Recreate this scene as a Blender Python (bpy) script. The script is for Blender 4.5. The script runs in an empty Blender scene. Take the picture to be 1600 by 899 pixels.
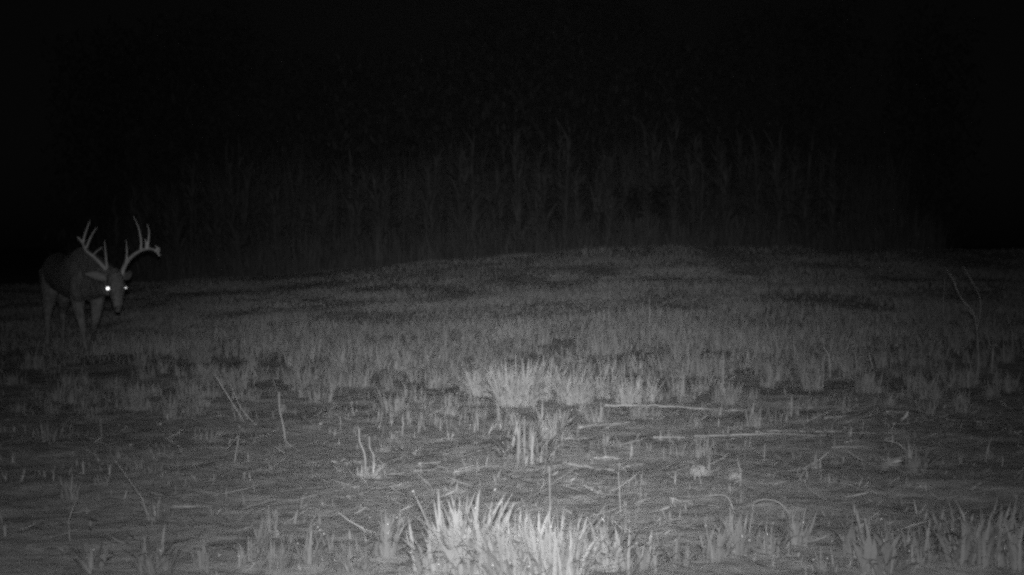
import bpy, bmesh, math, random
import numpy as np
from mathutils import Vector, Matrix

random.seed(7)
RNG = np.random.default_rng(11)
C = bpy.context.scene.collection
SC = bpy.context.scene

# ------------------------------------------------------------------ camera
F = 2084.0                       # focal length in photo pixels (1600 wide)
CAM = Vector((0, 0, 1.05))
PITCH = 0.0314
cam_d = bpy.data.cameras.new('trail_camera')
cam = bpy.data.objects.new('trail_camera', cam_d); C.objects.link(cam)
cam_d.sensor_width = 36.0
cam_d.lens = 36.0 * F / 1600.0
cam_d.clip_start = 0.05; cam_d.clip_end = 2000
cam.location = CAM
cam.rotation_euler = (math.pi / 2 - PITCH, 0, 0)
SC.camera = cam

# ------------------------------------------------------------------ night sky
w = bpy.data.worlds.new('World'); SC.world = w; w.use_nodes = True
nt = w.node_tree; nt.nodes.clear()
sky = nt.nodes.new('ShaderNodeTexSky'); sky.sky_type = 'NISHITA'; sky.sun_disc = False
sky.sun_elevation = math.radians(4); sky.sun_rotation = math.radians(180)
bw = nt.nodes.new('ShaderNodeRGBToBW')
bg = nt.nodes.new('ShaderNodeBackground'); bg.inputs['Strength'].default_value = 0.0004
wo = nt.nodes.new('ShaderNodeOutputWorld')
nt.links.new(sky.outputs[0], bw.inputs[0]); nt.links.new(bw.outputs[0], bg.inputs['Color'])
nt.links.new(bg.outputs[0], wo.inputs['Surface'])

# ------------------------------------------------------------------ the infrared flash over the lens (the only lamp)
FLASH_W = 7700.0
ld = bpy.data.lights.new('infrared_flash', 'SPOT')
ld.energy = FLASH_W; ld.spot_size = math.radians(110); ld.spot_blend = 0.4
ld.shadow_soft_size = 0.03
flash = bpy.data.objects.new('infrared_flash', ld); C.objects.link(flash)
flash.location = (0.0, -0.02, 1.14)
aim_row, aim_col = 530.0, 815.0
flash.rotation_euler = (math.pi / 2 - PITCH - (aim_row - 449.5) / F, 0, -(aim_col - 800) / F)
ld.use_nodes = True
ln = ld.node_tree; ln.nodes.clear()
tc = ln.nodes.new('ShaderNodeTexCoord'); sx = ln.nodes.new('ShaderNodeSeparateXYZ')
ln.links.new(tc.outputs['Normal'], sx.inputs[0])
def M(tree, op, a, b=None):
    n = tree.nodes.new('ShaderNodeMath'); n.operation = op
    for i, v in enumerate((a, b)):
        if v is None: continue
        if isinstance(v, (int, float)): n.inputs[i].default_value = v
        else: tree.links.new(v, n.inputs[i])
    return n.outputs[0]
BEAM_X, BEAM_Y = 0.154, 0.115        # beam spread (tangent of one sigma)
tx = M(ln, 'DIVIDE', sx.outputs[0], sx.outputs[2]); ty = M(ln, 'DIVIDE', sx.outputs[1], sx.outputs[2])
ex = M(ln, 'POWER', M(ln, 'ABSOLUTE', M(ln, 'DIVIDE', tx, BEAM_X)), 2.0)
ey = M(ln, 'POWER', M(ln, 'ABSOLUTE', M(ln, 'DIVIDE', ty, BEAM_Y)), 2.0)
g = M(ln, 'EXPONENT', M(ln, 'MULTIPLY', M(ln, 'ADD', ex, ey), -0.5))
g = M(ln, 'ADD', M(ln, 'MULTIPLY', g, 0.93), 0.075)
em = ln.nodes.new('ShaderNodeEmission'); lo = ln.nodes.new('ShaderNodeOutputLight')
ln.links.new(g, em.inputs['Strength']); ln.links.new(em.outputs[0], lo.inputs[0])

SC.view_settings.view_transform = 'Standard'
SC.view_settings.look = 'None'
SC.view_settings.exposure = 0.0
SC.view_settings.gamma = 1.0
SC.view_settings.use_curve_mapping = False
SC.render.engine = 'CYCLES'
SC.cycles.use_denoising = False
SC.cycles.use_adaptive_sampling = True
SC.cycles.adaptive_threshold = 0.055
SC.cycles.adaptive_min_samples = 12
SC.cycles.max_bounces = 4
SC.cycles.diffuse_bounces = 2
SC.cycles.volume_bounces = 0
SC.cycles.filter_width = 3.1           # a soft plastic lens

# ------------------------------------------------------------------ materials (infrared greys)
def mat(name, lo_, hi_, scale=20, rough=0.7, spec=0.2, stretch=(1, 1, 1), bump=0.0, island=0.0, detail=5, translucent=0.0):
    m = bpy.data.materials.new(name); m.use_nodes = True
    t = m.node_tree; p = t.nodes['Principled BSDF']
    co = t.nodes.new('ShaderNodeTexCoord'); mp = t.nodes.new('ShaderNodeMapping')
    mp.inputs['Scale'].default_value = stretch
    nz = t.nodes.new('ShaderNodeTexNoise'); nz.inputs['Scale'].default_value = scale; nz.inputs['Detail'].default_value = detail
    nz.inputs['Roughness'].default_value = 0.65
    rp = t.nodes.new('ShaderNodeValToRGB')
    rp.color_ramp.elements[0].position = 0.3; rp.color_ramp.elements[1].position = 0.7
    rp.color_ramp.elements[0].color = (lo_, lo_, lo_, 1); rp.color_ramp.elements[1].color = (hi_, hi_, hi_, 1)
    t.links.new(co.outputs['Object'], mp.inputs[0]); t.links.new(mp.outputs[0], nz.inputs[0]); t.links.new(nz.outputs[0], rp.inputs[0])
    col = rp.outputs[0]
    if island:
        ge = t.nodes.new('ShaderNodeNewGeometry')
        mr = t.nodes.new('ShaderNodeMapRange'); mr.inputs['To Min'].default_value = 1 - island; mr.inputs['To Max'].default_value = 1 + island
        t.links.new(ge.outputs['Random Per Island'], mr.inputs[0])
        mx = t.nodes.new('ShaderNodeMix'); mx.data_type = 'RGBA'; mx.blend_type = 'MULTIPLY'; mx.inputs[0].default_value = 1
        t.links.new(col, mx.inputs[6]); t.links.new(mr.outputs[0], mx.inputs[7]); col = mx.outputs[2]
    t.links.new(col, p.inputs['Base Color'])
    p.inputs['Roughness'].default_value = rough; p.inputs['Specular IOR Level'].default_value = spec
    if bump:
        bp = t.nodes.new('ShaderNodeBump'); bp.inputs['Strength'].default_value = bump; bp.inputs['Distance'].default_value = 0.02
        t.links.new(nz.outputs[0], bp.inputs['Height']); t.links.new(bp.outputs[0], p.inputs['Normal'])
    if translucent:
        tr = t.nodes.new('ShaderNodeBsdfTranslucent'); ms = t.nodes.new('ShaderNodeMixShader'); ms.inputs[0].default_value = translucent
        t.links.new(col, tr.inputs[0]); t.links.new(p.outputs[0], ms.inputs[1]); t.links.new(tr.outputs[0], ms.inputs[2])
        t.links.new(ms.outputs[0], t.nodes['Material Output'].inputs['Surface'])
    return m

MAT = {
    'soil': mat('damp_soil', 0.20, 0.40, 8, 0.95, 0.05, (0.75, 1.15, 1), bump=0.6, detail=14),
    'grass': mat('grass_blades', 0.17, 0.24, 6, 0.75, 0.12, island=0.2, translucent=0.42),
    'fresh': mat('paler_grass_blades', 0.23, 0.30, 6, 0.75, 0.12, island=0.18, translucent=0.42),  # same blades as grass in a paler grey
    'turf': mat('field_grass', 0.18, 0.30, 1.3, 0.75, 0.1, (0.5, 1, 1), island=0.25, translucent=0.4),
    'straw': mat('dry_straw', 0.17, 0.27, 30, 0.8, 0.1, island=0.3),
    'litter': mat('trampled_litter', 0.22, 0.38, 25, 0.85, 0.08, island=0.6),
    'husk': mat('pale_husk', 0.26, 0.36, 40, 0.9, 0.05, bump=0.5),
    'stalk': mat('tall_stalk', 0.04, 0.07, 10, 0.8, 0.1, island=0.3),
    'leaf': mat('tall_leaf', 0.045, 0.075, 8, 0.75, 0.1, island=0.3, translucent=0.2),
    'gap_dark': mat('dark_gap_leaf', 0.012, 0.03, 8, 0.9, 0.02),  # near-black leaf colour standing in for the dark of two gaps
    'crumb': mat('dry_clod', 0.13, 0.24, 30, 0.95, 0.03, bump=1.0, detail=12),
    'mat': mat('flattened_straw', 0.26, 0.42, 20, 0.85, 0.05, island=0.35),
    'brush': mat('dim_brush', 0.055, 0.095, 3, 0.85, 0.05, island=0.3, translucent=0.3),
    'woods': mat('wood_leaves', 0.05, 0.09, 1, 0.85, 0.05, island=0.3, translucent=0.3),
    'weed': mat('dead_weed_bark', 0.11, 0.18, 60, 0.85, 0.1),
    'fur': mat('deer_fur', 0.055, 0.15, 30, 0.9, 0.05, (1, 1, 0.4), bump=1.0, detail=12),
    'legfur': mat('deer_leg_fur', 0.10, 0.16, 60, 0.9, 0.05),
    'antler': mat('antler_bone', 0.16, 0.25, 30, 0.55, 0.3, bump=0.3),
    'horn': mat('hoof_horn', 0.05, 0.09, 40, 0.5, 0.3),
    'nose': mat('wet_nose', 0.04, 0.07, 80, 0.4, 0.4),
    'eye': mat('dark_eye', 0.02, 0.03, 10, 0.1, 0.5),
}
m = bpy.data.materials.new('eye_tapetum'); m.use_nodes = True; p = m.node_tree.nodes['Principled BSDF']
p.inputs['Base Color'].default_value = (0.9, 0.9, 0.9, 1); p.inputs['Metallic'].default_value = 1; p.inputs['Roughness'].default_value = 0.4
MAT['tapetum'] = m
def coat():
    t = MAT['fur'].node_tree; p_ = t.nodes['Principled BSDF']; src = p_.inputs['Base Color'].links[0].from_socket
    an = t.nodes.new('ShaderNodeAttribute'); an.attribute_name = 'coat'
    mx = t.nodes.new('ShaderNodeMix'); mx.data_type = 'RGBA'; mx.blend_type = 'MIX'
    gn = t.nodes.new('ShaderNodeMix'); gn.data_type = 'RGBA'; gn.blend_type = 'MULTIPLY'; gn.inputs[0].default_value = 1; gn.inputs[7].default_value = (1.15, 1.15, 1.15, 1)
    t.links.new(src, gn.inputs[6]); t.links.new(an.outputs['Fac'], mx.inputs[0]); t.links.new(src, mx.inputs[6]); t.links.new(gn.outputs[2], mx.inputs[7])
    t.links.new(mx.outputs[2], p_.inputs['Base Color'])
coat()
m = bpy.data.materials.new('dew'); m.use_nodes = True; p = m.node_tree.nodes['Principled BSDF']
p.inputs['Base Color'].default_value = (0.9, 0.9, 0.9, 1); p.inputs['Metallic'].default_value = 1; p.inputs['Roughness'].default_value = 0.5
MAT['dew'] = m

# ------------------------------------------------------------------ terrain
def sstep(a, b, x):
    t = np.clip((x - a) / (b - a), 0, 1); return t * t * (3 - 2 * t)
_tab = RNG.random((64, 64))
def vnoise(x, y):
    x = np.asarray(x, float); y = np.asarray(y, float)
    xi = np.floor(x).astype(int); yi = np.floor(y).astype(int)
    fx = x - xi; fy = y - yi; fx = fx * fx * (3 - 2 * fx); fy = fy * fy * (3 - 2 * fy)
    a = _tab[xi % 64, yi % 64]; b = _tab[(xi + 1) % 64, yi % 64]; c = _tab[xi % 64, (yi + 1) % 64]; d = _tab[(xi + 1) % 64, (yi + 1) % 64]
    return (a * (1 - fx) + b * fx) * (1 - fy) + (c * (1 - fx) + d * fx) * fy - 0.5
def zg(x, y):
    x = np.asarray(x, float); y = np.asarray(y, float)
    t = np.clip(y - 5, 0, 17.0)
    z = 0.0036 * t * t
    over = np.clip(y - 22, 0, 400)
    z = z + 0.12 * (1 - np.exp(-over))
    L = sum(np.interp(x + d, [-9, -7, -4.3, -3, -1, 1, 3, 6, 9], [.32, .36, .46, .57, .74, .88, .93, .90, .84]) for d in (-.8, -.4, 0, .4, .8)) / 5
    z = z * L
    far = 1 - sstep(30, 60, y)
    z = z + 0.045 * vnoise(x * 0.45 + 7, y * 0.7 + 3) * sstep(5, 9, y) * far
    z = z + 0.022 * vnoise(x * 1.7 + 17, y * 2.2 + 5) * far + 0.012 * vnoise(x * 7, y * 7) * far
    return z
def ZG(x, y): return float(zg(x, y))

def ray(px, py):
    u = (px - 800) / F; v = -(py - 449.5) / F
    cp, sp = math.cos(PITCH), math.sin(PITCH)
    return Vector((u, cp + v * sp, v * cp - sp))      # unit depth along the view axis
def P(px, py, Y):
    """the point that stands at distance Y along +y and shows at photo pixel px, py"""
    d = ray(px, py); return CAM + d * (Y / d.y)
def ground(px, py):
    d = ray(px, py); t = 2.0
    while t < 40:
        q = CAM + d * t
        if q.z <= ZG(q.x, q.y): break
        t += 0.15
    a, b = t - 0.15, t
    for _ in range(9):
        t = .5 * (a + b); q = CAM + d * t
        if q.z <= ZG(q.x, q.y): b = t
        else: a = t
    q = CAM + d * b
    return Vector((q.x, q.y, ZG(q.x, q.y)))

def tag(o, label=None, cat=None, group=None, kind=None):
    if label: o['label'] = label
    if cat: o['category'] = cat
    if group: o['group'] = group
    if kind: o['kind'] = kind
    return o
def np_mesh(name, verts, faces, mats, parent=None, smooth=True, midx=None, loc=(0, 0, 0)):
    """verts (n,3); faces (m,4) quads, one object"""
    me = bpy.data.meshes.new(name)
    nv, nf = len(verts), len(faces); k = faces.shape[1]
    me.vertices.add(nv); me.vertices.foreach_set('co', np.asarray(verts, np.float32).ravel())
    me.loops.add(nf * k); me.loops.foreach_set('vertex_index', faces.astype(np.int32).ravel())
    me.polygons.add(nf); me.polygons.foreach_set('loop_start', np.arange(0, nf * k, k, dtype=np.int32))
    for mm in (mats if isinstance(mats, list) else [mats]): me.materials.append(mm)
    if midx is not None: me.polygons.foreach_set('material_index', midx.astype(np.int32))
    me.polygons.foreach_set('use_smooth', np.full(nf, smooth))
    me.update(calc_edges=True); me.validate()
    o = bpy.data.objects.new(name, me); C.objects.link(o); o.location = loc
    if parent: o.parent = parent
    return o
def empty(name, loc=(0, 0, 0)):
    o = bpy.data.objects.new(name, None); C.objects.link(o); o.location = loc; o.empty_display_size = 0.1; return o

# ground: one sheet to the horizon, fine where it is seen
def axis(parts):
    out = []
    for a, b, s in parts: out.append(np.arange(a, b - 1e-6, s))
    out.append(np.array([parts[-1][1]])); return np.concatenate(out)
gx = axis([(-420, -60, 60), (-60, -12, 4), (-12, -4, 0.12), (-4, 4, 0.05), (4, 12, 0.12), (12, 60, 4), (60, 420, 60)])
gy = axis([(-60, 2, 4), (2, 3.6, 0.2), (3.6, 9, 0.045), (9, 16, 0.09), (16, 27, 0.2), (27, 70, 3), (70, 430, 60)])
X, Y = np.meshgrid(gx, gy, indexing='ij')
Z = zg(X, Y)
gv = np.stack([X, Y, Z], -1).reshape(-1, 3)
ii, jj = np.meshgrid(np.arange(len(gx) - 1), np.arange(len(gy) - 1), indexing='ij')
n = len(gy); a = (ii * n + jj).ravel()
gf = np.stack([a, a + n, a + n + 1, a + 1], -1)
go = np_mesh('ground', gv, gf, MAT['soil']); tag(go, kind='structure')

# ------------------------------------------------------------------ blades
def blades(base, az, lean, curl, length, width, segs=4, twist=None, flat=None):
    """N ribbons: base (N,3); az compass of the lean; lean at the root from vertical; curl added along the blade"""
    N = len(base); s = np.linspace(0, 1, segs + 1)
    ang = lean[:, None] + curl[:, None] * (s[None, :] ** 1.3)
    ds = length[:, None] / segs
    mid = 0.5 * (ang[:, 1:] + ang[:, :-1])
    hx = np.concatenate([np.zeros((N, 1)), np.cumsum(np.sin(mid) * ds, 1)], 1)
    vz = np.concatenate([np.zeros((N, 1)), np.cumsum(np.cos(mid) * ds, 1)], 1)
    ca, sa = np.cos(az)[:, None], np.sin(az)[:, None]
    cen = np.stack([base[:, 0:1] + hx * ca, base[:, 1:2] + hx * sa, base[:, 2:3] + vz], -1)
    wd = width[:, None] * (np.clip(0.55 + 1.3 * s, 0, 1) * (1 - s ** 3.2) + 0.04)[None, :]
    tw = (RNG.uniform(-0.7, 0.7, N) if twist is None else twist)[:, None] + 0.5 * s[None, :]
    # width direction: horizontal normal of lean plane, rolled
    wx, wy = -np.sin(az[:, None] + tw), np.cos(az[:, None] + tw)
    off = np.stack([wx * wd / 2, wy * wd / 2, np.zeros_like(wx)], -1)
    v = np.stack([cen - off, cen + off], 2).reshape(-1, 3)
    k = (segs + 1) * 2
    q = np.array([[2 * i, 2 * i + 1, 2 * i + 3, 2 * i + 2] for i in range(segs)])
    f = (np.arange(N) * k)[:, None, None] + q[None]
    return v, f.reshape(-1, 4), cen

def octa(cs, r):
    """small rounded dew beads"""
    d = np.array([[1, 0, 0], [-1, 0, 0], [0, 1, 0], [0, -1, 0], [0, 0, 1], [0, 0, -1]], float)
    v = (np.asarray(cs)[:, None, :] + d[None] * r).reshape(-1, 3)
    q = np.array([[0, 2, 4, 4], [2, 1, 4, 4], [1, 3, 4, 4], [3, 0, 4, 4], [2, 0, 5, 5], [1, 2, 5, 5], [3, 1, 5, 5], [0, 3, 5, 5]])
    return v, q

def bead(cs, r):
    """dew beads as little cubes rounded by smooth shading"""
    d = np.array([[x, y, z] for x in (-1, 1) for y in (-1, 1) for z in (-1, 1)], float) * 0.6
    v = (np.asarray(cs)[:, None, :] + d[None] * r).reshape(-1, 3)
    q = np.array([[0, 1, 3, 2], [4, 6, 7, 5], [0, 4, 5, 1], [2, 3, 7, 6], [0, 2, 6, 4], [1, 5, 7, 3]])
    f = (np.arange(len(cs)) * 8)[:, None, None] + q[None]
    return v, f.reshape(-1, 4)

def tuft(px, py, hpx, wpx, nb, label, group=None, spread=0.5, wide=1.0, dew=0, curl=0.9, name='grass_tuft', mt='grass', cat='grass tuft', collect=None):
    g0 = ground(px, py); s = g0.y / F
    h, rw = hpx * s, max(wpx * s * 0.38, 0.012)
    nb = int(nb * 2.5) if nb > 9 else nb; r = rw * 1.2 * np.sqrt(RNG.random(nb)); th = RNG.uniform(0, 2 * math.pi, nb)
    bx, by = r * np.cos(th), r * np.sin(th) * 0.8
    b = np.stack([bx, by, zg(bx + g0.x, by + g0.y) - g0.z - 0.01], -1)
    az = np.where(RNG.random(nb) < 0.4, th, RNG.uniform(0, 2 * math.pi, nb))
    lean = np.abs(RNG.normal(0, 0.22, nb)) * spread * 2
    cu = np.abs(RNG.normal(0.25, 0.6, nb)) * curl
    wl = RNG.random(nb) < 0.24; cu[wl] += RNG.uniform(0.8, 1.8, wl.sum())
    ln_ = h * np.clip(RNG.normal(0.64, 0.22, nb), 0.2, 1.05); 
    wd = wide * (0.006 + 0.0055 * RNG.random(nb))
    wd = wd * np.clip(ln_ / .16, .35, 1.0)
    v, f, cen = blades(b, az, lean, cu, ln_, wd, 5)
    mi = np.zeros(len(f))
    mats = [MAT[mt]]
    if dew:
        pick = RNG.integers(0, nb, dew); sg = RNG.integers(3, 6, dew)
        cs = cen[pick, sg] + np.array([0, -0.006, 0.002])
        bv, bf = bead(cs, 0.0034)
        f = np.concatenate([f, bf + len(v)]); v = np.concatenate([v, bv]); mi = np.concatenate([mi, np.ones(len(bf))]); mats.append(MAT['dew'])
    if collect is not None:
        collect.append((v + np.array(tuple(g0)), f)); return None
    o = np_mesh(name, v, f, mats, midx=mi, loc=g0)
    tag(o, label, cat, group)
    return o

# ------------------------------------------------------------------ tubes
def tube_bm(bm, pts, rad, sides=8, squash=None):
    """closed tapered tube through pts"""
    pts = [Vector(q) for q in pts]; rings = []
    prev = None
    for i, q in enumerate(pts):
        t = (pts[min(i + 1, len(pts) - 1)] - pts[max(i - 1, 0)]).normalized()
        if prev is None:
            up = Vector((0, 0, 1)) if abs(t.z) < 0.9 else Vector((0, 1, 0))
            u = t.cross(up).normalized()
        else:
            u = (prev - t * prev.dot(t)).normalized()
        prev = u; vv = t.cross(u)
        ru, rv = (rad[i] if isinstance(rad[i], tuple) else (rad[i], rad[i]))
        rings.append([bm.verts.new(q + u * ru * math.cos(2 * math.pi * k / sides) + vv * rv * math.sin(2 * math.pi * k / sides)) for k in range(sides)])
    for i in range(len(rings) - 1):
        for k in range(sides):
            bm.faces.new((rings[i][k], rings[i][(k + 1) % sides], rings[i + 1][(k + 1) % sides], rings[i + 1][k]))
    bm.faces.new(rings[0][::-1]); bm.faces.new(rings[-1])
def ell_bm(bm, c, r, rot=None):
    m4 = Matrix.Translation(c) @ (rot.to_4x4() if rot else Matrix.Identity(4)) @ Matrix.Diagonal((*r, 1))
    bmesh.ops.create_uvsphere(bm, u_segments=18, v_segments=12, radius=1, matrix=m4)
def bm_obj(name, bm, mt, parent=None, smooth=True):
    bmesh.ops.recalc_face_normals(bm, faces=bm.faces[:])
    me = bpy.data.meshes.new(name); bm.to_mesh(me); bm.free()
    for q in me.polygons: q.use_smooth = smooth
    me.materials.append(mt)
    o = bpy.data.objects.new(name, me); C.objects.link(o)
    if parent:
        o.parent = parent; o.matrix_parent_inverse = Matrix.Translation(-parent.location)
    return o
def curve_pts(pts, n=6):
    """Catmull-Rom through pts"""
    pts = [Vector(q) for q in pts]; out = []
    for i in range(len(pts) - 1):
        p0, p1, p2, p3 = pts[max(i - 1, 0)], pts[i], pts[i + 1], pts[min(i + 2, len(pts) - 1)]
        for k in range(n):
            t = k / n
            out.append(0.5 * ((2 * p1) + (p2 - p0) * t + (2 * p0 - 5 * p1 + 4 * p2 - p3) * t * t + (3 * p1 - p0 - 3 * p2 + p3) * t ** 3))
    out.append(pts[-1]); return out
def taper(r0, r1, n, mid=None):
    out = []
    for i in range(n):
        t = i / (n - 1); out.append(r0 + (r1 - r0) * t ** 1.0)
    return out

# ------------------------------------------------------------------ tall plants at the far edge of the field
TG = 'tall leafy plants along the far edge of the field'
def tall_plant(x, y, h, label, hole=None):
    z0 = ZG(x, y); root = empty('tall_plant', (x, y, z0)); tag(root, label, 'plant', TG)
    bm = bmesh.new(); ns = random.choice((1, 2, 2, 3)); tops = []
    for k in range(ns):
        dx, dy = random.uniform(-.09, .09), random.uniform(-.12, .12)
        lx, ly = random.uniform(-.12, .12), random.uniform(-.12, .12)
        hh = h * random.uniform(.85, 1.05)
        pts = curve_pts([(x + dx, y + dy, z0 - .03), (x + dx + lx * .3, y + dy + ly * .3, z0 + hh * .5), (x + dx + lx, y + dy + ly, z0 + hh)], 4)
        tube_bm(bm, pts, taper(.010, .003, len(pts)), 6); tops.append((dx, dy, lx, ly, hh))
    bm_obj('stalk', bm, MAT['stalk'], root)
    n = 34 * ns + 8; b = np.zeros((n, 3)); L = np.zeros(n)
    for i in range(n):
        dx, dy, lx, ly, hh = tops[i % ns]; t = random.uniform(0.02, .97)
        b[i] = (dx + lx * t * t, dy + ly * t * t, hh * t); L[i] = random.uniform(.35, .8) * (1.05 - .45 * t)
    if hole:
        zz = b[:, 2] + z0
        keep = ~((zz > hole[0] - .35) & (zz < hole[1]))
        b, L = b[keep], L[keep]; n = len(b)
    v, f, _ = blades(b, RNG.uniform(0, 6.28, n), RNG.uniform(.1, .6, n), RNG.uniform(.4, 2.2, n), L, RNG.uniform(.02, .05, n), 5)
    o = np_mesh('foliage', v, f, MAT['leaf'], root)
    return root
def far_label(x):
    return ('tall leafy plant in the dim left end of the far row' if x < -2.3 else
            'tall leafy plant in the dark right end of the far row' if x > 2.9 else
            'tall leafy plant in the best lit middle of the far row')
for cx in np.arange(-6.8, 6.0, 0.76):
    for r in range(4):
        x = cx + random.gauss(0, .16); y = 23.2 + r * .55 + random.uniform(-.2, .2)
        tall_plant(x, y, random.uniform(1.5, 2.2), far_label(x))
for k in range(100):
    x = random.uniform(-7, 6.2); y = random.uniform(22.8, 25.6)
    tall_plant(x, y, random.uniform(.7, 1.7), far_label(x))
# rank grass and brush between and behind the rows, too dense to count
nb_ = 56000
xx = RNG.uniform(-7.6, 7.4, nb_); yy = RNG.uniform(22.6, 27.5, nb_)
hh = np.where(yy < 24.5, RNG.uniform(.15, .8, nb_), RNG.uniform(.4, 2.1, nb_)) * (.55 + .9 * (vnoise(xx * 1.3 + 5, yy * .8) + .5))
v, f, _ = blades(np.stack([xx, yy, zg(xx, yy) - .02], -1), RNG.uniform(0, 6.28, nb_), np.abs(RNG.normal(0, .2, nb_)), RNG.uniform(0, 1.0, nb_), hh, RNG.uniform(.008, .02, nb_), 3)
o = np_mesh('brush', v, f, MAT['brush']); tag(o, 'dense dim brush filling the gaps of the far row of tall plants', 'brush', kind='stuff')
for px, py, lab in ((993, 318, 'left one of two small dark blotches in the far row right of centre'), (1030, 315, 'right and larger one of two small dark blotches in the far row')):  # blackened leaf clumps added to stand for two dark gaps between the plants
    c = P(px, py, 22.5); n_ = 130 if px > 1000 else 95
    b = np.stack([np.clip(RNG.normal(0, .085, n_), -.12, .12), np.clip(RNG.normal(0, .05, n_), -.07, .07), np.clip(RNG.normal(.05, .13, n_), -.17, .27)], -1)
    v, f, _ = blades(b, RNG.uniform(0, 6.28, n_), RNG.uniform(1.6, 3.0, n_), RNG.uniform(-.4, .6, n_), RNG.uniform(.08, .2, n_), RNG.uniform(.03, .06, n_), 3)
    o = np_mesh('dark_gap_clump', v, f, MAT['gap_dark'], loc=c); tag(o, lab, 'dark gap')
# the wood beyond: one dark mass of leaves
nb_ = 60000
xx = RNG.uniform(-11, 11, nb_); yy = RNG.uniform(31, 36, nb_); hh = RNG.random(nb_) * (4.2 + 3.2 * (vnoise(xx * .45, yy * .1 + 9) + .5))
keep = (vnoise(xx * .9 + 3, hh * .8 + yy) + .5) > .33; xx, yy, hh = xx[keep], yy[keep], hh[keep]; nb_ = len(xx)
v, f, _ = blades(np.stack([xx, yy, zg(xx, yy) + hh], -1), RNG.uniform(0, 6.28, nb_), RNG.uniform(.2, 2.6, nb_), RNG.uniform(-.5, .9, nb_), RNG.uniform(.12, .3, nb_), RNG.uniform(.05, .12, nb_), 2)
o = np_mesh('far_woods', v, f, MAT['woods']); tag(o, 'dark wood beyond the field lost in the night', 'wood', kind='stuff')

# ------------------------------------------------------------------ field grass (uncountable)
def field(n, y0, y1, dens, hfun, wlo, whi, segs=3):
    # sample positions uniform in the view wedge area
    yy = np.sqrt(RNG.uniform(y0 ** 2, y1 ** 2, n)); xx = RNG.uniform(-1, 1, n) * (yy * 0.41 + 0.5)
    keep = RNG.random(n) < dens(xx, yy); xx, yy = xx[keep], yy[keep]; N = len(xx)
    b = np.stack([xx, yy, zg(xx, yy) - 0.01], -1)
    h = hfun(xx, yy) * np.clip(RNG.normal(1, .28, N), .3, 1.9)
    return blades(b, RNG.uniform(0, 6.28, N), np.abs(RNG.normal(0, .28, N)), np.abs(RNG.normal(.3, .6, N)), h, RNG.uniform(wlo, whi, N), segs)[:2]
def clump(x, y, fx, fy, o=0): return vnoise(x * fx + o, y * fy + o * 2) + 0.5
GAPS = [(630, 530, 95, .45), (955, 563, 80, .45), (700, 530, 60, .3), (640, 452, 120, .8), (500, 445, 60, .6), (1120, 552, 40, .5), (1290, 470, 120, .9), (1420, 575, 70, .4), (1000, 486, 90, .5)]
def gaps(x, y):
    k = np.ones_like(x)
    for px, py, wpx, dy in GAPS:
        g0 = ground(px, py); k = k * (1 - .75 * np.exp(-((x - g0.x) / (wpx * g0.y / F * .8)) ** 4 - ((y - g0.y) / dy) ** 4))
    return k
def dens_far(x, y):
    c = clump(x, y, 1.1, 0.9, 3) * .6 + clump(x, y, 3.5, 2.4, 9) * .4
    bands = clump(x, y, .25, 1.0, 23)
    d = sstep(.30, .62, c) * (.25 + .75 * sstep(.32, .6, bands))
    return np.clip(d, 0.36, 1) * (1 - .6 * sstep(18.5, 22.5, y)) * sstep(10.3, 12.4, y + 2.2 * vnoise(x * .7 + 3, y * .5) + 1.2 * vnoise(x * 2.5, y * 2)) * gaps(x, y)
def h_far(x, y):
    return (.04 + .19 * clump(x, y, 1.5, 1.2, 31) ** 1.6) * (1 - .55 * sstep(11.5, 16, y)) * (0.8 + .2 * sstep(-5.5, -2.0, x))
va, fa = field(520000, 7.4, 23.4, dens_far, h_far, .005, .010)
vb, fb = field(26000, 3.4, 9.5, lambda x, y: .05 + .3 * sstep(.6, .85, clump(x, y, 2.2, 2.2, 41)), lambda x, y: .03 + .05 * clump(x, y, 2, 2, 5), .004, .008)
o = np_mesh('grass', np.concatenate([va, vb]), np.concatenate([fa, fb + len(va)]), MAT['turf'])
tag(o, 'rough short grass covering the field up to the far rows', 'grass', kind='stuff')

# trampled straw litter (uncountable)
nl = 75000
yy = np.sqrt(RNG.uniform(3.4 ** 2, 13.0 ** 2, nl)); xx = RNG.uniform(-1, 1, nl) * (yy * .41 + .4)
keep = RNG.random(nl) < (.15 + .85 * sstep(.35, .7, clump(xx, yy, 1.2, 1.6, 51))) * (1 - .7 * sstep(10, 13, yy)); xx, yy = xx[keep], yy[keep]; nl = len(xx)
b = np.stack([xx, yy, zg(xx, yy) + RNG.uniform(.002, .018, nl)], -1)
az = np.where(RNG.random(nl) < .6, RNG.normal(0, .5, nl) + np.pi * RNG.integers(0, 2, nl), RNG.uniform(0, 6.28, nl))
v, f, _ = blades(b, az, RNG.normal(1.5, .1, nl), RNG.normal(.05, .25, nl), RNG.gamma(1.6, .045, nl) + .02, RNG.uniform(.003, .008, nl), 3)
nk_ = 4200
yk = np.sqrt(RNG.uniform(3.6 ** 2, 9.5 ** 2, nk_)); xk = RNG.uniform(-1, 1, nk_) * (yk * .41 + .3)
kp = RNG.random(nk_) < sstep(.42, .8, clump(xk, yk, .9, 1.5, 77)); xk, yk = xk[kp], yk[kp]; nk_ = len(xk)
v2, f2, _ = blades(np.stack([xk, yk, zg(xk, yk) + RNG.uniform(.004, .02, nk_)], -1), RNG.normal(0, .6, nk_) + np.pi * RNG.integers(0, 2, nk_), RNG.normal(1.53, .05, nk_), RNG.normal(.1, .3, nk_), RNG.uniform(.04, .15, nk_), RNG.uniform(.008, .022, nk_), 4)
f = np.concatenate([f, f2 + len(v)]); v = np.concatenate([v, v2])
pv_, pf_, base_ = [], [], len(v)
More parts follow.
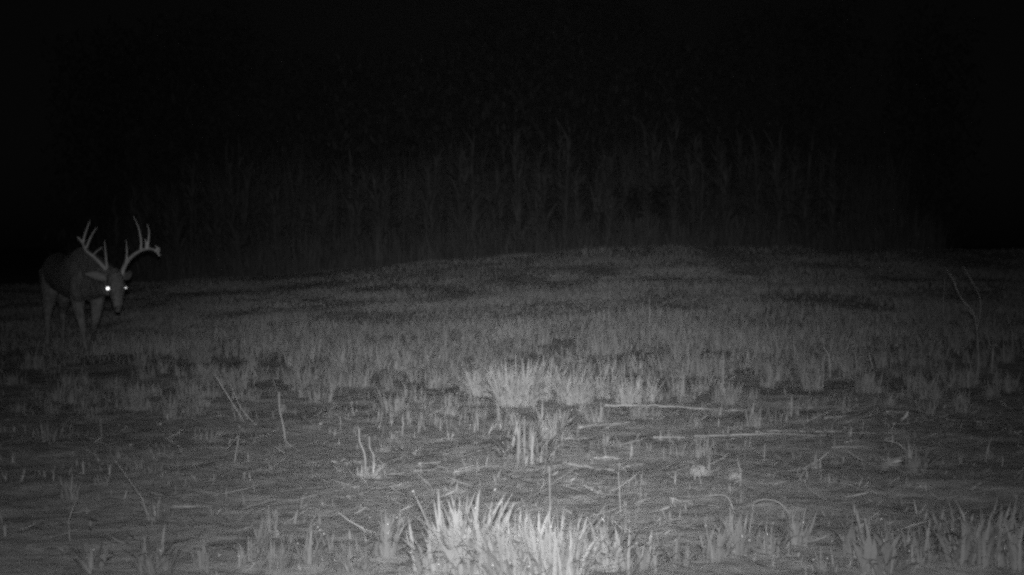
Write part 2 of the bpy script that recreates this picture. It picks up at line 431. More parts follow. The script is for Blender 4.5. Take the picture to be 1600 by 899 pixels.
for px, py, wx_, wy_, nn_ in ((1010, 652, 100, 8, 60), (1240, 682, 150, 14, 120), (1400, 665, 110, 14, 70), (700, 715, 70, 10, 70), (640, 745, 80, 12, 70), (930, 700, 90, 12, 90), (1080, 695, 100, 10, 80), (560, 775, 80, 14, 60), (300, 790, 140, 16, 60), (1390, 735, 70, 10, 60), (330, 660, 130, 18, 70), (850, 745, 70, 8, 50), (1180, 735, 120, 14, 70), (480, 655, 110, 16, 70), (1500, 660, 90, 10, 50)):
    for _ in range(nn_):
        q = ground(random.gauss(px, wx_ * .5), random.gauss(py, wy_ * .6))
        a_ = random.gauss(0, .35) + math.pi * random.randint(0, 1); L_ = random.uniform(.05, .22)
        pv_.append((q.x, q.y, q.z + random.uniform(.006, .022), a_, L_))
pv_ = np.array(pv_); n3 = len(pv_)
v3, f3, _ = blades(pv_[:, :3], pv_[:, 3], RNG.normal(1.52, .06, n3), RNG.normal(.05, .15, n3), pv_[:, 4], RNG.uniform(.008, .026, n3), 4)
mi3 = np.concatenate([np.zeros(len(f)), np.ones(len(f3))])
f = np.concatenate([f, f3 + base_]); v = np.concatenate([v, v3])
o = np_mesh('straw_litter', v, f, [MAT['litter'], MAT['mat']], midx=mi3)
tag(o, 'thin trampled straw scattered over the bare soil', 'straw litter', kind='stuff')

# ------------------------------------------------------------------ the tufts one can point to
T = tuft
FB = 'grass tufts at the bottom edge'
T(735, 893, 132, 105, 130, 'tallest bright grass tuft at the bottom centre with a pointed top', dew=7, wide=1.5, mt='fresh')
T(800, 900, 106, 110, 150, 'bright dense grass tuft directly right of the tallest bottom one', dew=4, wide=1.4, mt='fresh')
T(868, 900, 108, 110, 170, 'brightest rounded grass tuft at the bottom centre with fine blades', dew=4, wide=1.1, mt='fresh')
T(680, 893, 92, 70, 60, 'loose grass tuft with a drooping leaf left of the bright bottom clump', dew=4, wide=1.4, curl=1.5, mt='fresh')
T(601, 868, 92, 40, 26, 'narrow upright grass tuft standing alone left of the bright bottom clump', dew=3, wide=1.1, spread=.3)
T(553, 895, 62, 60, 26, 'low spreading grass tuft at the bottom edge below the narrow upright one', dew=3, wide=1.2, curl=1.4)
T(484, 880, 75, 40, 14, 'sparse grass tuft with one broad upright blade at the bottom left', dew=3, wide=1.5, spread=.3)
T(430, 893, 62, 55, 18, 'low faint grass tuft at the bottom edge near a pale round clod', dew=1, wide=1.3)
T(515, 862, 62, 24, 8, 'few thin grass blades between two bottom left tufts', dew=1, spread=.4)
T(945, 890, 108, 74, 44, 'loose tall grass tuft with sparse arching blades right of the brightest one', dew=4, wide=1.2, mt='fresh')
T(1000, 893, 90, 60, 22, 'forked grass tuft with spread blades at the bottom below the pale flat husk', dew=3, wide=1.4, spread=.9)
T(1064, 885, 66, 26, 12, 'thin upright grass blades just right of the pale flat husk', wide=1.3, spread=.3)
T(1117, 875, 68, 40, 34, 'left one of two joined grass tufts under an arching stem', dew=2, wide=1.2)
T(1150, 868, 80, 44, 46, 'right one of two joined grass tufts under an arching stem', dew=2, wide=1.2)
T(1198, 866, 62, 50, 40, 'soft low grass tuft with dew beneath a looping leaf', dew=4, wide=1.0)
T(1246, 852, 66, 36, 34, 'compact upright grass tuft below the end of the looping leaf', dew=1, wide=1.2)
T(1290, 893, 48, 40, 14, 'small dim grass tuft at the bottom edge right of the compact upright one', dew=2)
T(1335, 868, 78, 36, 14, 'tall grass tuft with broad blades leaning together at the bottom right', dew=2, wide=1.9, spread=.4)
T(1372, 893, 95, 62, 24, 'broad leaved grass tuft fanning out at the bottom right', dew=2, wide=2.2, spread=.6)
T(1425, 880, 75, 80, 30, 'low tangled grass tuft between the fanned tuft and the right corner clump', dew=2, curl=1.5)
T(1500, 880, 95, 70, 36, 'grass tuft with leaning blades at the left of the right corner clump', dew=3, wide=1.4)
T(1545, 880, 125, 90, 48, 'tallest grass tuft in the bottom right corner with an arching top leaf', dew=4, wide=1.4, curl=1.3)
T(1592, 890, 100, 70, 30, 'dim grass tuft cut by the right frame edge at the bottom', dew=2, wide=1.2)
T(145, 893, 70, 40, 12, 'faint grass tuft with two broad blades at the bottom left', dew=1, wide=1.8)
T(245, 893, 72, 70, 16, 'faint arching grass tuft in the bottom left beside the two broad blades', dew=1, curl=1.5, wide=1.3)
T(318, 885, 52, 36, 16, 'small faint grass tuft at the bottom left with a single dew drop', dew=1)
T(375, 893, 60, 24, 8, 'faint thin grass blades at the bottom left under a curved stem', dew=1)
T(110, 780, 45, 30, 10, 'very dim grass tuft alone at the left side', spread=.5)
# the middle band
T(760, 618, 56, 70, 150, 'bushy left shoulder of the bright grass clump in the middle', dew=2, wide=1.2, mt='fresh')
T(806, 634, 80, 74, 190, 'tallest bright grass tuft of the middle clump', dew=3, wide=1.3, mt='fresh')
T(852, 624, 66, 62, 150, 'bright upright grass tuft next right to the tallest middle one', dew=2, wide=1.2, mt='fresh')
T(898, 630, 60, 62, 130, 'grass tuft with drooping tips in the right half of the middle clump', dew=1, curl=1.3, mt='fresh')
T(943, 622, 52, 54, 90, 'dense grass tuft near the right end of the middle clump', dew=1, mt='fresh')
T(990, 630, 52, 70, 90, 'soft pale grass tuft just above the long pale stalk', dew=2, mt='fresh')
T(825, 722, 104, 92, 34, 'big loose grass tuft with broad leaves below the bright middle clump', dew=3, wide=1.25, curl=1.5, spread=.8)
T(862, 688, 72, 50, 16, 'leggy grass tuft leaning right beside the big loose tuft', dew=1, wide=1.3, spread=.7, mt='fresh')
T(795, 662, 40, 50, 22, 'short grass tuft behind the big loose tuft', wide=1.3)
T(617, 645, 52, 46, 20, 'cluster of separate upright shoots left of the bright middle clump', wide=1.2, spread=.45, curl=.7)
T(645, 625, 38, 36, 12, 'small group of erect shoots topped by bent tips behind the upright shoots', wide=1.2, spread=.3)
T(680, 628, 26, 12, 4, 'single short erect shoot between the upright shoots and the bright clump', wide=1.3, spread=.2)
T(700, 640, 28, 12, 4, 'single leaning shoot right of the short erect one', wide=1.4, spread=.3)
T(730, 645, 26, 22, 7, 'little forked shoot at the foot of the bright middle clump', wide=1.2)
T(650, 712, 30, 24, 6, 'small forked seedling on bare soil above the bright bottom clump', wide=1.5, spread=.7)
T(766, 712, 34, 20, 4, 'thin bent seedling left of the big loose tuft', wide=1.0, curl=1.6)
T(944, 552, 44, 100, 150, 'wide dense grass tuft behind the middle clump with a dark bare strip before it', curl=.6)
T(885, 568, 44, 40, 26, 'grass tuft with long drooping leaves beside the wide dense tuft', curl=1.6)
T(1040, 580, 46, 60, 40, 'ragged grass tuft right behind the pale soft tuft')
T(1090, 588, 52, 60, 54, 'dense upright grass tuft in the right half of the middle band', dew=1)
T(1135, 630, 46, 44, 48, 'rounded grass tuft above the right end of the long pale stalk', dew=1)
T(1130, 582, 42, 36, 26, 'grass tuft with a dark gap beside it in the right middle band')
T(1180, 668, 54, 36, 18, 'upright grass tuft at the right tip of the long pale stalk', wide=1.3, spread=.4)
T(1213, 660, 40, 24, 9, 'thin grass tuft right of the tip of the long pale stalk')
T(1238, 652, 38, 28, 14, 'small forked grass tuft two steps right of the long pale stalk', wide=1.2)
T(1205, 590, 46, 60, 30, 'straggly grass tuft with bent blades right of the middle band', curl=1.4)
T(1268, 610, 44, 40, 26, 'dim upright grass tuft beside a curved dry leaf')
T(1358, 614, 48, 44, 54, 'spiky rounded grass tuft standing out on the dark right side', wide=.9)
T(1440, 616, 44, 50, 42, 'faint rounded grass tuft right of the spiky one', wide=.9)
T(1320, 642, 30, 26, 20, 'low grass tuft in front of the spiky rounded one', dew=1)
T(1387, 636, 38, 24, 12, 'grass tuft with bright dew drops on the dark right side', dew=4)
T(1450, 650, 30, 24, 14, 'tiny tuft below the faint rounded one')
T(1520, 600, 42, 44, 22, 'thin crossing blades near the foot of the dead weed', wide=.9)
T(1570, 610, 40, 50, 24, 'dim grass tuft near the right frame edge')
T(1100, 716, 50, 56, 26, 'fine grass tuft growing before the pale round clod', wide=.9, spread=.4)
T(1060, 712, 46, 36, 10, 'sparse leaning blades between two lying stalks', spread=.5)
T(1083, 665, 24, 30, 14, 'small bushy seedling below the long pale stalk', wide=1.2)
T(1270, 736, 40, 34, 16, 'V shaped grass tuft with a bare centre on the right soil', wide=1.5, spread=1.3, curl=.4)
T(1430, 738, 55, 34, 26, 'dim grass tuft from which one leaf arches left', wide=1.3, spread=.4)
T(1390, 676, 32, 14, 5, 'slim shoot among the lying stalks at the right')
T(1310, 705, 50, 20, 5, 'slender bent shoot with its tip curling right', curl=1.4)
T(1545, 715, 40, 26, 6, 'faint bent shoot near the right frame edge', curl=1.5)
T(75, 690, 42, 24, 12, 'dim upright grass tuft at the far left', wide=1.2)
T(155, 662, 25, 16, 6, 'tiny dim shoots right of the far left tuft')
T(325, 690, 28, 46, 34, 'soft low grass tuft under the leaning dry stalks')
T(318, 622, 42, 36, 20, 'dim grass tuft behind the leaning dry stalks')
T(462, 612, 34, 24, 12, 'upright grass tuft with drooping tips at the left of the band', curl=1.2)
T(475, 608, 26, 20, 8, 'hooked grass shoot beside the drooping tuft', curl=2.0)
# repeats in the middle band: nothing singles them out
G1 = 'small tufts of the middle grass band'
EXTRA = []
def many(nn, x0, x1, y0, y1, h0, h1, lab, grp):
    own = int(nn * .53)
    for k_ in range(nn):
        px, py = random.uniform(x0, x1), random.uniform(y0, y1)
        while 870 < px < 1050 and 553 < py < 590: px, py = random.uniform(x0, x1), random.uniform(y0, y1)
        T(px, py, random.uniform(h0, h1), random.uniform(20, 48), random.randint(14, 34), lab, grp, wide=random.uniform(.9, 1.25), curl=random.uniform(.7, 1.3), collect=None if k_ < own else EXTRA)
many(60, 5, 330, 566, 655, 18, 34, 'faint grass tuft on the dark left ground below the deer', 'faint tufts below the deer')
many(84, 300, 740, 540, 612, 28, 46, 'small upright grass tuft in the dim left half of the middle band', 'tufts in the left half of the middle band')
many(60, 560, 1150, 520, 590, 26, 42, 'small grass tuft behind the bright middle clump', 'tufts behind the middle clump')
many(64, 1120, 1595, 540, 645, 24, 44, 'small dim grass tuft in the dark right side of the middle band', 'tufts on the dark right side')
many(24, 20, 1580, 640, 760, 12, 26, 'little grass sprout on the bare trampled soil', 'sprouts on the bare soil')
many(30, 700, 1130, 580, 660, 18, 42, 'short grass tuft fringing the front of the middle grass', 'fringe tufts of the middle grass')
many(30, 250, 720, 596, 660, 14, 34, 'small dim grass sprig fringing the left front of the middle grass', 'fringe sprigs at the left')
many(24, 260, 1580, 800, 885, 24, 50, 'short grass sprout low in the foreground', 'foreground sprouts')

vs_, fs_, o_ = [], [], 0
for v, f in EXTRA: vs_.append(v); fs_.append(f + o_); o_ += len(v)
o = np_mesh('ragged_grass', np.concatenate(vs_), np.concatenate(fs_), MAT['grass'])
tag(o, 'ragged grass filling in between the separate tufts', 'grass', kind='stuff')

# ------------------------------------------------------------------ dry stalks
def lying(pix, r_px, label, lift=0.012, name='dry_stalk', cat='stalk', mt='straw', flat=1.0, taper_=.4):
    """a stalk lying along ground pixels"""
    pts = [ground(*q) + Vector((0, 0, lift)) for q in pix]
    o0 = pts[0].copy(); r0 = r_px * .72 * o0.y / F
    c = curve_pts([q - o0 for q in pts], 6) if len(pts) > 2 else [Vector((0, 0, 0)).lerp(pts[1] - o0, t / 8) for t in range(9)]
    for i, q in enumerate(c): q.z += (math.sin(i * .6 + pix[0][0]) * .0022); c[i] = q
    bm = bmesh.new(); n = len(c)
    for q in c[1:-1]: q += Vector((random.gauss(0, .004), random.gauss(0, .004), random.gauss(0, .0025)))
    rr = [(r0 * (1 - (1 - taper_) * i / (n - 1)) * (random.uniform(.65, 1.1) if i % 4 else 1.3),) * 2 for i in range(n)]
    tube_bm(bm, c, [(a * 1.0, a * flat) for a, _ in rr], 7)
    ob = bm_obj(name, bm, MAT[mt]); ob.location = o0; tag(ob, label, cat)
    if r_px >= 2.2:
        k_ = 3 if 'long' in label else 1
        at_ = [random.randint(1, n - 2) for _ in range(k_)]
        for i in at_:
            v, f, _ = blades(np.array([tuple(c[i] + Vector((0, 0, .006)))]), RNG.normal(0, .5, 1) + np.pi * RNG.integers(0, 2, 1), RNG.uniform(1.3, 1.5, 1), RNG.uniform(.1, .5, 1), RNG.uniform(.05, .11, 1), RNG.uniform(.010, .016, 1), 5)
            np_mesh('peeling_leaf', v, f, MAT['litter'], ob)
    return ob
def standing(pix, r_px, label, name='dry_stalk', cat='stalk', base=0, mt='straw', branches=(), lean=0.0):
    """pix[0] stands on the ground, the others rise above it at the same distance"""
    g0 = ground(*pix[0]); pts = [g0 + Vector((0, 0, -.015))]
    for k, q in enumerate(pix[1:]): pts.append(P(q[0], q[1], g0.y + lean * (k + 1)))
    r0 = r_px * .5 * g0.y / F
    bm = bmesh.new()
    if branches:
        root = empty(name, g0); tag(root, label, cat)
        c = curve_pts(pts, 6); tube_bm(bm, c, taper(r0, r0 * .35, len(c)), 7); bm_obj('stem', bm, MAT[mt], root)
        for br in branches:
            bb = bmesh.new(); c = curve_pts([P(q[0], q[1], g0.y + lean * j - .03 * j) for j, q in enumerate(br)], 5)
            tube_bm(bb, c, taper(r0 * .6, r0 * .25, len(c)), 6); bm_obj('branch', bb, MAT[mt], root)
        return root
    c = curve_pts([q - g0 for q in pts], 6) if len(pts) > 2 else [(pts[0] - g0).lerp(pts[1] - g0, t / 6) for t in range(7)]
    tube_bm(bm, c, taper(r0, r0 * .5, len(c)), 7)
    ob = bm_obj(name, bm, MAT[mt]); ob.location = g0; tag(ob, label, cat); return ob

lying([(945, 641), (1010, 641), (1090, 646), (1168, 649)], 2.7, 'long pale stalk lying below the middle grass clump', lift=.028)
lying([(905, 672), (940, 667), (984, 664)], 2.6, 'short pale stalk lying just below the left end of the long one')
lying([(858, 690), (922, 689)], 2.6, 'stubby pale stalk lying right of the big loose tuft')
lying([(1085, 686), (1200, 684), (1336, 685)], 2.2, 'long straight bright stalk lying flat on the right', lift=.016)
lying([(1180, 677), (1290, 678), (1412, 680)], 2.2, 'long dim stalk lying parallel above the bright straight one')
lying([(1020, 688), (1100, 686)], 1.8, 'thin stalk lying between fine grass blades in the middle')
lying([(1288, 657), (1330, 653)], 1.8, 'short thin stalk lying highest at the right of the soil')
lying([(1384, 647), (1424, 645)], 2.0, 'short bright straw lying on the dark right soil')
lying([(1478, 660), (1568, 664)], 1.6, 'dim straw lying near the right frame edge')
lying([(1395, 666), (1440, 664)], 1.6, 'thin straw lying just below the short bright one')
lying([(1300, 703), (1372, 704)], 1.4, 'thin straw lying beside the slender bent shoot')
lying([(972, 735), (990, 732), (1006, 728)], 2.2, 'short bent bright twig with an upturned end')
lying([(928, 719), (968, 720)], 2.6, 'dim flat straw left of the short bent twig')
lying([(876, 727), (960, 740)], 2.2, 'slanting straw above the brightest bottom tuft')
lying([(592, 732), (610, 738), (628, 746)], 3.4, 'thick pale stalk sloping right from the two prong stump')
lying([(590, 750), (640, 742), (690, 735)], 2.8, 'pale stalk rising right from below the two prong stump')
lying([(518, 725), (565, 727)], 2.6, 'pale stalk lying left of the two prong stump')
lying([(536, 766), (590, 760)], 4.0, 'broad pale straw lying below the two prong stump', flat=.4)
lying([(503, 792), (528, 780), (572, 780)], 2.4, 'curved pale stalk left of the narrow upright tuft')
lying([(690, 712), (735, 712)], 4.2, 'flat pale husk strip left of the big loose tuft', flat=.4)
lying([(655, 730), (700, 722)], 2.4, 'short pale straw right of the two prong stump')
lying([(710, 742), (785, 730)], 2.0, 'slim straw just above the tallest bottom tuft')
lying([(250, 671), (300, 656), (366, 636)], 1.8, 'long thin stalk lying against the leaning stalks at the left', lift=.03)
lying([(203, 700), (232, 688), (296, 668)], 1.6, 'faint thin stalk lying at the far left in line with the long thin one')
lying([(500, 674), (530, 660), (556, 647)], 2.2, 'tapered bright straw slanting up at the left centre', lift=.04)
lying([(470, 656), (500, 673)], 1.8, 'short straw slanting down left of the tapered bright one')
lying([(308, 621), (326, 635)], 1.4, 'tiny faint straw left of the leaning stalks')
lying([(1310, 762), (1370, 784)], 2.0, 'straight pale stalk slanting down at the right', lift=.03)
lying([(1355, 785), (1390, 796)], 1.8, 'short straw continuing the slanting stalk at the right')
lying([(1420, 748), (1432, 764), (1452, 762), (1476, 754)], 2.2, 'hooked dry leaf lying below the dim arching tuft')
lying([(1045, 783), (1090, 792), (1124, 797)], 1.8, 'thin stalk lying left of the two joined tufts')
lying([(980, 775), (1010, 780)], 1.6, 'short dim straw right of the loose tall tuft')
lying([(270, 797), (330, 796)], 1.8, 'dim straw lying at the lower left')
lying([(110, 806), (160, 798)], 1.6, 'faint straw lying at the far lower left')
lying([(380, 745), (420, 735)], 1.4, 'thin faint straw below the forked dry stem')
# flash lit flat husks and clods
def clod(px, py, wpx, hpx, label, mt='husk', name='clod', cat='clod'):
    g0 = ground(px, py); s = g0.y / F
    bm = bmesh.new(); bmesh.ops.create_icosphere(bm, subdivisions=3, radius=1)
    ph = random.uniform(0, 50)
    for v in bm.verts:
        q = v.co.copy(); k = 1 + .8 * float(vnoise(q.x * 2 + ph, q.y * 2 + q.z * 1.3)) + .5 * float(vnoise(q.x * 5 + ph, q.z * 5 + q.y * 3))
        v.co = Vector((q.x * wpx * s * .5, q.y * wpx * s * .45, q.z * hpx * s * .5)) * k
    o = bm_obj(name, bm, MAT[mt]); o.location = g0 + Vector((0, 0, hpx * s * .12)); tag(o, label, cat); return o
def husk(px, py, wpx, hpx, label, name='dry_husk', cat='husk', n=7, mt='husk'):
    g0 = ground(px, py); s = g0.y / F; L = wpx * s
    b = np.stack([RNG.uniform(-.45, .0, n) * L, RNG.uniform(-.03, .03, n), RNG.uniform(.004, .02, n)], -1)
    v, f, _ = blades(b, RNG.normal(0, .25, n), RNG.uniform(1.15, 1.45, n), RNG.uniform(.1, .6, n), RNG.uniform(.4, .9, n) * L, RNG.uniform(.5, 1.0, n) * max(hpx * s * .9, .012), 5, twist=RNG.uniform(-.2, .2, n))
    v[:, 2] += RNG.normal(0, .0015, len(v))
    o = np_mesh(name, v, f, MAT[mt], loc=g0); tag(o, label, cat); return o
clod(1090, 743, 26, 24, 'pale round clod on the soil below the fine grass tuft', 'crumb')
clod(1148, 746, 20, 14, 'smaller dim clod right of the pale round one', 'crumb')
husk(1036, 824, 58, 20, 'pale flat husk lying among the bottom tufts')
T(577, 748, 30, 56, 130, 'pale frayed root lump under the two prongs', wide=1.2, spread=2.3, curl=1.6, name='root_lump', cat='root lump', mt='straw')
clod(432, 838, 13, 14, 'small pale clod above the low faint bottom tuft', 'crumb')
husk(850, 746, 34, 8, 'flat pale husk left of the slanting straw')
husk(895, 702, 22, 8, 'small bright husk below the stubby pale stalk')
husk(958, 647, 26, 12, 'blunt pale husk at the left end of the long stalk')
husk(1395, 735, 64, 16, 'dim flat leaf heap left of the dim arching tuft', 'leaf_heap', 'leaf heap', 12, 'litter')
husk(1155, 715, 34, 10, 'dim flat husk right of the fine grass tuft', mt='litter')
# upright dry stems
standing([(571, 740), (570, 712), (562, 690), (561, 670)], 3.2, 'taller left prong of the two pale stems on the root lump')
standing([(581, 738), (584, 715), (578, 700), (577, 682)], 2.6, 'shorter right prong of the two pale stems on the root lump')
standing([(383, 658), (362, 628), (335, 585)], 2.4, 'long dry stalk leaning left in the dim left centre', lean=.02)
standing([(405, 664), (378, 640), (360, 600)], 1.8, 'thinner dry stalk crossing behind the long leaning one', lean=.02)
standing([(447, 692), (443, 668), (437, 640), (436, 612)], 2.6, 'thick upright broken stem with ragged foot at the left centre')
standing([(365, 724), (372, 690), (371, 678)], 2.0, 'forked dry stem like an upturned V at the left', branches=(((371, 682), (362, 694), (352, 705)),), name='forked_stem')
standing([(388, 722), (387, 708)], 2.2, 'short stub standing right of the forked dry stem')
standing([(985, 716), (987, 692)], 2.2, 'short straight stub standing near the short bent twig')
standing([(1194, 720), (1195, 694)], 1.8, 'thin straight stub standing below the bright straight stalk')
standing([(628, 682), (630, 656)], 2.0, 'short stub standing on bare soil above the small forked seedling')
standing([(1015, 540), (1015, 468)], 1.2, 'thin tall weed stem standing behind the wide dense tuft')
standing([(1064, 535), (1065, 482)], 1.2, 'thin weed stem right of the thin tall one')
standing([(1130, 606), (1130, 546)], 1.8, 'pale upright stem inside the dense right middle tufts')
standing([(860, 800), (859, 760), (858, 728)], 1.8, 'thin stem rising behind the brightest bottom tuft')
standing([(970, 806), (968, 770), (966, 738)], 1.8, 'slender upright stem above the loose tall tuft')
standing([(968, 735), (967, 722)], 2.0, 'upturned tip standing at the short bent twig')
standing([(1148, 800), (1140, 782), (1128, 774), (1105, 776)], 2.2, 'arching dry stem bending left over the two joined tufts')
standing([(1240, 806), (1220, 788), (1200, 781), (1182, 784), (1176, 795), (1184, 806)], 2.2, 'looping pale leaf arched over the soft low tuft')
standing([(1424, 726), (1418, 710), (1404, 694), (1382, 688)], 2.6, 'arched leaf bending left out of the dim tuft')
standing([(1297, 590), (1296, 560), (1286, 542)], 2.2, 'curved dry leaf on the dark right side bending left')
standing([(1528, 600), (1528, 540), (1522, 492), (1502, 466), (1490, 440), (1479, 420)], 1.9, 'dead branching weed leaning left on the dark right side',
         name='dead_weed', cat='weed', mt='weed', branches=(((1500, 463), (1494, 450), (1492, 431)), ((1522, 494), (1506, 478), (1498, 476)), ((1526, 520), (1532, 470), (1510, 424), (1504, 416))))
standing([(1582, 560), (1582, 525), (1574, 492)], 1.4, 'thin bent weed stem right of the dead branching weed')
standing([(1478, 520), (1474, 480), (1476, 440)], 1.2, 'thin straight weed stem left of the dead branching weed')
standing([(1550, 585), (1551, 550)], 1.4, 'short straight stem near the foot of the dead weed')
standing([(160, 690), (157, 655)], 1.2, 'faint short stem at the far left of the soil')
standing([(110, 845), (108, 815), (120, 778)], 1.6, 'faint curved stem at the lower left')
standing([(230, 800), (222, 780), (205, 755), (180, 720)], 1.4, 'faint stem leaning left at the lower left')

# ------------------------------------------------------------------ the buck
YD = ground(137, 556).y
foot_fl = ground(136, 556); foot_fr = ground(142, 549)
foot_hl = ground(75, 548); foot_hr = ground(98, 538)
buck = empty('deer', (foot_fl.x, foot_fl.y, foot_fl.z))
tag(buck, 'big antlered buck walking at the left with shining eyes and lowered head', 'deer')
D = lambda px, py, dy: P(px, py, YD + dy)
def remesh(bm, voxel, name, mt, smooth_it=6):
    bmesh.ops.recalc_face_normals(bm, faces=bm.faces[:])
    me = bpy.data.meshes.new('tmp'); bm.to_mesh(me); bm.free()
    o = bpy.data.objects.new('tmp', me); C.objects.link(o)
    r = o.modifiers.new('r', 'REMESH'); r.mode = 'VOXEL'; r.voxel_size = voxel
    s = o.modifiers.new('s', 'SMOOTH'); s.iterations = smooth_it; s.factor = .5
    dg = bpy.context.evaluated_depsgraph_get()
    m2 = bpy.data.meshes.new_from_object(o.evaluated_get(dg)); m2.name = name
    bpy.data.objects.remove(o)
    m2.materials.clear(); m2.materials.append(mt)
    for q in m2.polygons: q.use_smooth = True
    o = bpy.data.objects.new(name, m2); C.objects.link(o); return o
def under(o, parent=buck):
    o.parent = parent; o.matrix_parent_inverse = Matrix.Translation(-parent.location) if parent is buck else Matrix.Identity(4); return o
bm = bmesh.new()
# trunk: rump -> loin -> belly -> ribs -> shoulder -> chest
sp = [D(84, 432, 1.16), D(86, 428, 1.08), D(92, 425, .95), D(101, 428, .72), D(112, 432, .48), D(124, 430, .24), D(134, 431, .06), D(141, 436, -.06)]
sr = [(.07, .09), (.13, .15), (.155, .185), (.155, .18), (.165, .20), (.165, .225), (.145, .215), (.09, .14)]
cp_ = curve_pts(sp, 4); rr = []
for i in range(len(cp_)):
    t = i / (len(cp_) - 1) * (len(sr) - 1); k = min(int(t), len(sr) - 2); q = t - k
    rr.append((sr[k][0] * (1 - q) + sr[k + 1][0] * q, sr[k][1] * (1 - q) + sr[k + 1][1] * q))
tube_bm(bm, cp_, rr, 20)
ell_bm(bm, D(124, 446, .04), (.075, .13, .15)); ell_bm(bm, D(146, 446, .06), (.075, .13, .15))
ell_bm(bm, D(80, 438, .98), (.09, .17, .15)); ell_bm(bm, D(98, 438, 1.04), (.09, .17, .15))
# neck: thick, from the shoulders down and forward to the poll
nk = curve_pts([D(128, 412, .16), D(142, 418, -.02), D(160, 427, -.2), D(176, 436, -.36)], 5)
tube_bm(bm, nk, [(a, a * 1.25) for a in np.linspace(.125, .075, len(nk))], 16)
nk = curve_pts([D(136, 448, .02), D(152, 448, -.12), D(172, 450, -.32)], 5)
tube_bm(bm, nk, list(np.linspace(.13, .065, len(nk))), 16)
# head: poll, brow, eye line, muzzle
hp = [D(178, 426, -.34), D(180, 436, -.40), D(182, 451, -.45), D(183, 465, -.51), D(184, 476, -.56), D(184, 483, -.585)]
hr = [(.055, .06), (.072, .075), (.072, .075), (.055, .058), (.042, .04), (.03, .026)]
tube_bm(bm, hp, hr, 16)
ell_bm(bm, D(184, 486, -.545), (.03, .035, .018))               # chin
for sgn, ex_ in ((-1, 169.5), (1, 195.0)): ell_bm(bm, D(ex_, 449, -.44), (.02, .028, .024))     # brow ridges
# legs: shoulder/elbow/knee/fetlock and hip/stifle/hock/fetlock
def leg(pts, rad): 
    c = curve_pts(pts, 5); t = np.linspace(0, len(rad) - 1, len(c)); tube_bm(bm, c, list(np.interp(t, range(len(rad)), rad)), 12)
up = Vector((0, 0, .05))
leg([D(124, 440, .12), D(122, 472, .08), D(128, 508, -.01), D(133, 538, .01), foot_fl + up], [.10, .062, .034, .020, .023])
leg([D(148, 440, .12), D(152, 474, .04), D(148, 505, .06), D(144, 532, (foot_fr.y - YD) * .8), foot_fr + up], [.10, .062, .034, .020, .023])
hy, hz = foot_hl.y - YD, foot_hr.y - YD
leg([D(80, 425, 1.0), D(78, 458, .86), D(74, 492, hy + .12), D(75, 522, hy + .03), foot_hl + up], [.12, .085, .038, .021, .024])
leg([D(98, 425, 1.05), D(100, 458, .98), D(98, 488, hz + .13), D(99, 515, hz + .03), foot_hr + up], [.12, .08, .036, .021, .024])
body = under(remesh(bm, .011, 'body', MAT['fur'], 9))
# pale coat on the legs, belly line, muzzle and chin: a real pattern of the fur, kept as an attribute
def lum(c):
    gz = c.z - foot_fl.z; dy = c.y - YD
    k = float(1 - sstep(.40, .66, np.array(gz + .10 * vnoise(c.x * 7, c.z * 5 + c.y * 3)))) if dy > -.28 else 0
    nose_ = D(184, 476, -.56); k = max(k, .5 * float(1 - sstep(.05, .11, np.array((c - nose_).length))))
    br = D(182, 446, -.45); k = max(k, .35 * float(1 - sstep(.07, .14, np.array((c - br).length))))
    return k
at = body.data.attributes.new('coat', 'FLOAT', 'POINT')
at.data.foreach_set('value', np.array([lum(q.co) for q in body.data.vertices], np.float32))
# hooves: two toes each
for ft in (foot_fl, foot_fr, foot_hl, foot_hr):
    hb = bmesh.new()
    for sx_ in (-.013, .013):
        tube_bm(hb, [ft + Vector((sx_, .01, .06)), ft + Vector((sx_, -.005, .03)), ft + Vector((sx_ * 1.1, -.03, .004))], [.015, .017, .008], 8)
    under(bm_obj('hoof', hb, MAT['horn']))
# nose pad
nb_ = bmesh.new(); ell_bm(nb_, D(184, 481, -.603), (.023, .016, .015)); under(bm_obj('nose', nb_, MAT['nose']))
# tail
tb = bmesh.new(); tube_bm(tb, [D(84, 405, 1.2), D(83, 420, 1.25), D(82, 440, 1.25)], [.03, .045, .01], 8); under(bm_obj('tail', tb, MAT['fur']))
# ears: cupped leaf shapes
def ear(root_, tip, up_dir, wid):
    eb = bmesh.new(); ax = tip - root_; side = up_dir.normalized(); nrm = ax.cross(side).normalized()
    R_, S_ = 10, 8; grid = []
    for i in range(R_ + 1):
        t = i / R_; ww = wid * (math.sin(math.pi * (t * .82 + .14)) ** .8) * (1 - t ** 6)
        row = []
        for j in range(S_ + 1):
            a_ = (j / S_ - .5) * 2
            row.append(eb.verts.new(root_ + ax * t + side * ww * a_ + nrm * ww * .7 * (a_ * a_) ))
        grid.append(row)
    for i in range(R_):
        for j in range(S_): eb.faces.new((grid[i][j], grid[i][j + 1], grid[i + 1][j + 1], grid[i + 1][j]))
    o_ = bm_obj('ear', eb, MAT['legfur']); sm_ = o_.modifiers.new('thickness', 'SOLIDIFY'); sm_.thickness = .007; sm_.offset = 0
    return under(o_)
ear(D(166, 437, -.43), D(132, 428, -.46), Vector((.1, -.25, 1)), .042)
ear(D(192, 433, -.33), D(206, 425, -.12), Vector((.1, -.2, 1)), .036)
